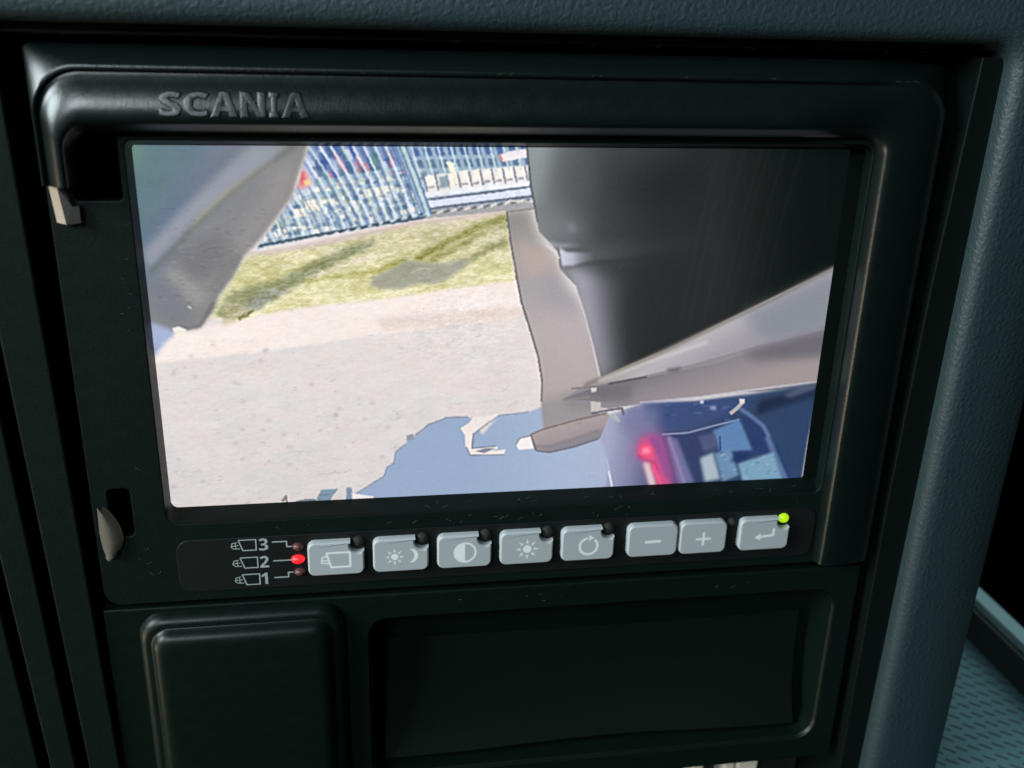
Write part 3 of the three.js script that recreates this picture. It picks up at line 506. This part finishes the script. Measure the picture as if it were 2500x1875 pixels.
const icons = [
  [(c) => { draw(c, -2.2, -1.9, 3.2, -1.9, 3.2, 1.9, -1.2, 1.9, -2.2, -1.9); c.stroke(); c.lineWidth = 0.35; draw(c, -2.3, -1, -3.2, -0.8, -3.4, 0.6, -1.8, 0.9); c.stroke(); draw(c, -3.2, 0, -2, 0.1); c.stroke(); }, 'pale button with a truck symbol'],
  [(c) => { sun(c, -1.5, 0.1, 0.8); c.beginPath(); c.arc(2.1, 0, 1.9, -1.4, 1.5); c.arc(1.1, 0, 2, 1.1, -1.1, true); c.fill(); }, 'pale button with a sun and moon symbol'],
  [(c) => { c.beginPath(); c.arc(0.1, 0, 2.5, 0, P2); c.stroke(); c.beginPath(); c.arc(0.1, 0, 2.6, Math.PI / 2, Math.PI * 1.5); c.fill(); }, 'pale button with a half filled circle symbol'],
  [(c) => sun(c, 0.1, 0, 1), 'pale button with a sun symbol'],
  [(c) => { c.lineWidth = 0.6; c.beginPath(); c.arc(0.1, 0.2, 2.2, -0.75, 4.5); c.stroke(); draw(c, 0.1, -2.9, 1.4, -2.1, 0.1, -1.2); c.fill(); }, 'pale button with a circular arrow symbol'],
  [(c) => { c.lineWidth = 0.75; draw(c, -1.7, 0, 1.7, -0.1); c.stroke(); }, 'pale button with a minus sign'],
  [(c) => { c.lineWidth = 0.6; draw(c, -1.7, 0, 1.7, 0); c.stroke(); draw(c, 0, -1.6, 0, 1.6); c.stroke(); }, 'pale button with a plus sign'],
  [(c) => { c.lineWidth = 0.7; draw(c, 2.3, -1.6, 2.3, 0, -1.2, 0.3); c.stroke(); draw(c, -2.6, 0.4, -1, -0.7, -1, 1.4); c.fill(); }, 'pale button with a return arrow beside the green lamp'],
];
const bx = [[-46.5, -33.5], [-31.5, -18.4], [-16.4, -3.4], [-1.4, 11.6], [13.6, 26.8], [30.1, 42.8], [43.3, 55.4], [58.7, 71.8]];
bx.forEach(([a, b], i) => pushButton(a, b, i !== 5 && i !== 6, ...icons[i]));
// lamps: a small dome in each notch, three at the printed numbers
const lampOff = new THREE.MeshPhysicalMaterial({ roughness: 0.7, specularIntensity: 0.3, name: 'unlit_lamp' }); lampOff.color.setRGB(0.02, 0.023, 0.019);
const lampRedOff = new THREE.MeshPhysicalMaterial({ roughness: 0.4, name: 'unlit_red_lamp' }); lampRedOff.color.setRGB(0.09, 0.03, 0.028);
const lampGreen = new THREE.MeshPhysicalMaterial({ roughness: 0.35, emissive: new THREE.Color(0.40, 0.72, 0.0), emissiveIntensity: 1, name: 'lit_green_lamp' }); lampGreen.color.setRGB(0.1, 0.2, 0.01);
const lampRed = new THREE.MeshPhysicalMaterial({ roughness: 0.35, emissive: new THREE.Color(1, 0.012, 0.02), emissiveIntensity: 1, name: 'lit_red_lamp' }); lampRed.color.setRGB(0.3, 0.02, 0.02);
function lamp(x, y, rx, ry, material, label) { return part('indicator_light', planar(new THREE.SphereGeometry(1, 20, 12, 0, P2, 0, Math.PI / 2).rotateX(Math.PI / 2).scale(rx, ry, 1.3).translate(x, y, 5.35), 6), material, monitor, label); }
for (const x of [-34.7, -19.7, -4.7, 10.4, 25.5]) lamp(x, -49.1, 1.45, 1.45, lampOff);
lamp(57.1, -49.4, 1.2, 1.2, lampOff); lamp(70.5, -49.05, 1.4, 1.25, lampGreen, 'lit green indicator light');
lamp(-48.6, -49.6, 1.35, 1.0, lampRedOff, 'unlit red indicator light at number 3'); lamp(-48.8, -53.0, 1.6, 1.15, lampRed, 'lit red indicator light at number 2'); lamp(-48.5, -56.4, 1.35, 1.0, lampRedOff, 'unlit red indicator light at number 1');

// ---------------------------------------------------------------- storage panel below
const panel = thing('lower_console', 'dark lower dashboard panel with raised lid and recessed pocket under the monitor', 'panel', [0, -126, -30]);
const pocket = [-33, 88.6, -119.6, -71.4];
part('fascia', plate([[-93.6, -126.6], [94.6, -126.6], [94.3, -64.9], [-93.6, -64.2]], [roundLoop(pocket[0], pocket[1], pocket[2], pocket[3], [6, 5, 5, 6], 0)], -30, 5, 0.45), M.panel_plastic, panel);
part('raised_lid', loft([[0, 4.9], [0.3, 6], [0.8, 6.9], [1.5, 7.5], [2.3, 7.8], [2.9, 7.7], [3.2, 7.9], [3.6, 8.8], [4.2, 9.6], [5, 10.1], [6, 10.35], [7, 10.4]].map(([o, z]) => roundLoop(-86.2 + o, -38.4 - o, -125 + o, -65.3 - o, Math.max(3, 6.2 - o * 0.6), z)), { cap: true, crease: 0.8 }), M.panel_plastic, panel, 'raised lid left of the pocket');
part('pocket_wall', loft([[0, 4.95], [0.15, 4.6], [0.5, 4.2], [0.9, -6]].map(([o, z]) => roundLoop(pocket[0] + o, pocket[1] - o, pocket[2] + o, pocket[3] - o, [6 - o, 5 - o, 5 - o, 6 - o], z)), { cap: true, crease: 0.5 }), M.panel_plastic, panel);

const mat = thing('pocket_mat', 'warped black mat lying in the recessed pocket', 'mat', [28, -118, -5]);
{
  const nu = 40, nv = 14, top = [], under = [], f = (i, j, dz) => {
    const u = i / nu, v = j / nv, x = -28.2 + u * 112, e = Math.sin(u * 2.6 + 0.25);
    return [x - v * 1.5 * (1 - u), (-83.4 - 0.8 * Math.sin(u * Math.PI)) + v * (-35 + 2.4 * e + 0.9), -4 + 5.6 * v * v * v + 0.5 * Math.sin(u * 9) * v + dz];
  };
  const rows = [0, -0.9].map((dz) => { const r = []; for (let j = 0; j <= nv; j++) { const l = []; for (let i = 0; i <= nu; i++) l.push(f(i, j, dz)); r.push(l); } return r; });
  const edge = (k, a, b) => rows[k].map((l) => l[a]);
  const rim = [[rows[0][0], rows[1][0]], [rows[0][nv], rows[1][nv]], [edge(0, 0), edge(1, 0)], [edge(0, nu), edge(1, nu)]].map((e) => loft(e, { closed: false, tile: 18 }));
  part('mat_sheet', mergeGeometries([loft(rows[0], { closed: false, tile: 18 }), loft(rows[1], { closed: false, tile: 18 }), ...rim]), M.mat_rubber, mat);
}
const row = thing('switch_row', 'cream rocker switches at the bottom edge below the pocket', 'switches', [70, -170, -12]);
part('switch_base', plate([[40, -170], [96, -170], [96, -128], [40, -128]], [], -30, -14, 0.4), M.core_plastic, row);
for (const [x0, x1, lean] of [[58.6, 62.4, -1.4], [68.6, 72.2, -1], [73, 79.6, 1.2]]) part('rocker', plate([[x0 - lean, -160], [x1 - lean, -160], [x1, -133.6 - (x1 - 58) * 0.06], [x0, -133.6 - (x0 - 58) * 0.06]], [], -14, -6, 0.8), cream, row);

// ---------------------------------------------------------------- storage tray on the right
const tray = thing('storage_tray', 'teal storage tray with ribbed rubber liner at the lower right', 'tray', [160, -150, -20]);
const teal = new THREE.MeshPhysicalMaterial({ roughness: 0.55, name: 'tray_plastic', bumpMap: fineGrain, bumpScale: 0.00005 }); teal.color.setRGB(0.1, 0.16, 0.165);
const liner = new THREE.MeshPhysicalMaterial({ roughness: 0.7, name: 'rubber_liner', bumpMap: fineGrain, bumpScale: 0.00005 }); liner.color.setRGB(0.018, 0.062, 0.07);
const ribMat = new THREE.MeshPhysicalMaterial({ roughness: 0.8, name: 'rib_rubber' }); ribMat.color.setRGB(0.006, 0.014, 0.016);
part('tray_wall', box(176.5, 180.6, -138, -124.5, -110, 60), M.core_plastic, tray);
{
  const g = plate([[-60, 0], [110, 0], [110, 3.4], [-60, 3.4]], [], 0, 6, 0.6).rotateY(Math.PI / 2).rotateX(0);
  part('tray_rim', g.translate(178.2, -124.5, 0), teal, tray);
}
part('tray_liner', box(112, 176.5, -141, -136, -110, 70), liner, tray);
{
  const rib = new THREE.CylinderGeometry(0.42, 0.42, 3.6, 6, 1).rotateZ(Math.PI / 2).scale(0.001, 0.0006, 0.001).rotateY(-0.75);
  for (let i = 0; i < 13; i++) for (let j = 0; j < 17; j++) {
    const x = 124 + i * 4 + (j % 2) * 2, z = -62 + j * 4.6;
    if (x > 174) continue;
    const m = new THREE.Mesh(rib, ribMat); m.name = 'liner_rib'; m.castShadow = m.receiveShadow = true; m.position.set((x - 160) / 1000, (-136 + 150) / 1000, (z + 20) / 1000); tray.add(m);
  }
}

// ---------------------------------------------------------------- lint and dust grains lying on the dark plastic
{
  const r = random(31), list = [];
  const fleck = (x, y, z, s) => { const k = new THREE.CatmullRomCurve3([0, 1, 2, 3].map((i) => new THREE.Vector3((i - 1.5) * 0.3 * s, (r() - 0.5) * 0.3 * s, 0.05 + r() * 0.12 * s))); list.push(new THREE.TubeGeometry(k, 4, 0.035 * (0.7 + r() * 0.8), 4).rotateZ((r() - 0.5) * 2).translate(x, y, z)); };
  for (let i = 0; i < 22; i++) fleck(-70 + r() * 146, -44.6 + (r() - 0.5) * 2.6, 5.05, 0.8 + r());
  for (let i = 0; i < 22; i++) fleck(-30 + r() * 110, -42 + r() * 0.6, 2.2 + r() * 2, 0.9 + r());
  for (let i = 0; i < 16; i++) { const x = -84 + r() * 170; fleck(x, 56.15, 9.45, 0.6 + r()); }
  for (let i = 0; i < 9; i++) fleck(-20 + r() * 100, -70 + r() * 3, 5.05, 0.6 + r());
  for (let i = 0; i < 14; i++) fleck(-84 + r() * 5, 24 - r() * 80, 5.05, 0.6 + r());
  for (let i = 0; i < 18; i++) fleck(-100 + r() * 196, 61.9, 4.9, 0.7 + r());
  const lintMat = new THREE.MeshPhysicalMaterial({ roughness: 0.9, name: 'lint' }); lintMat.color.setRGB(0.045, 0.05, 0.042);
  const g = mergeGeometries(list); g.scale(0.001, 0.001, 0.001);
  const m = new THREE.Mesh(g, lintMat); m.name = 'lint'; m.castShadow = m.receiveShadow = true; m.userData = { kind: 'stuff', label: 'fine pale lint flecks scattered on the black plastic', category: 'lint' }; scene.add(m);
}
renderer.render(scene, camera);
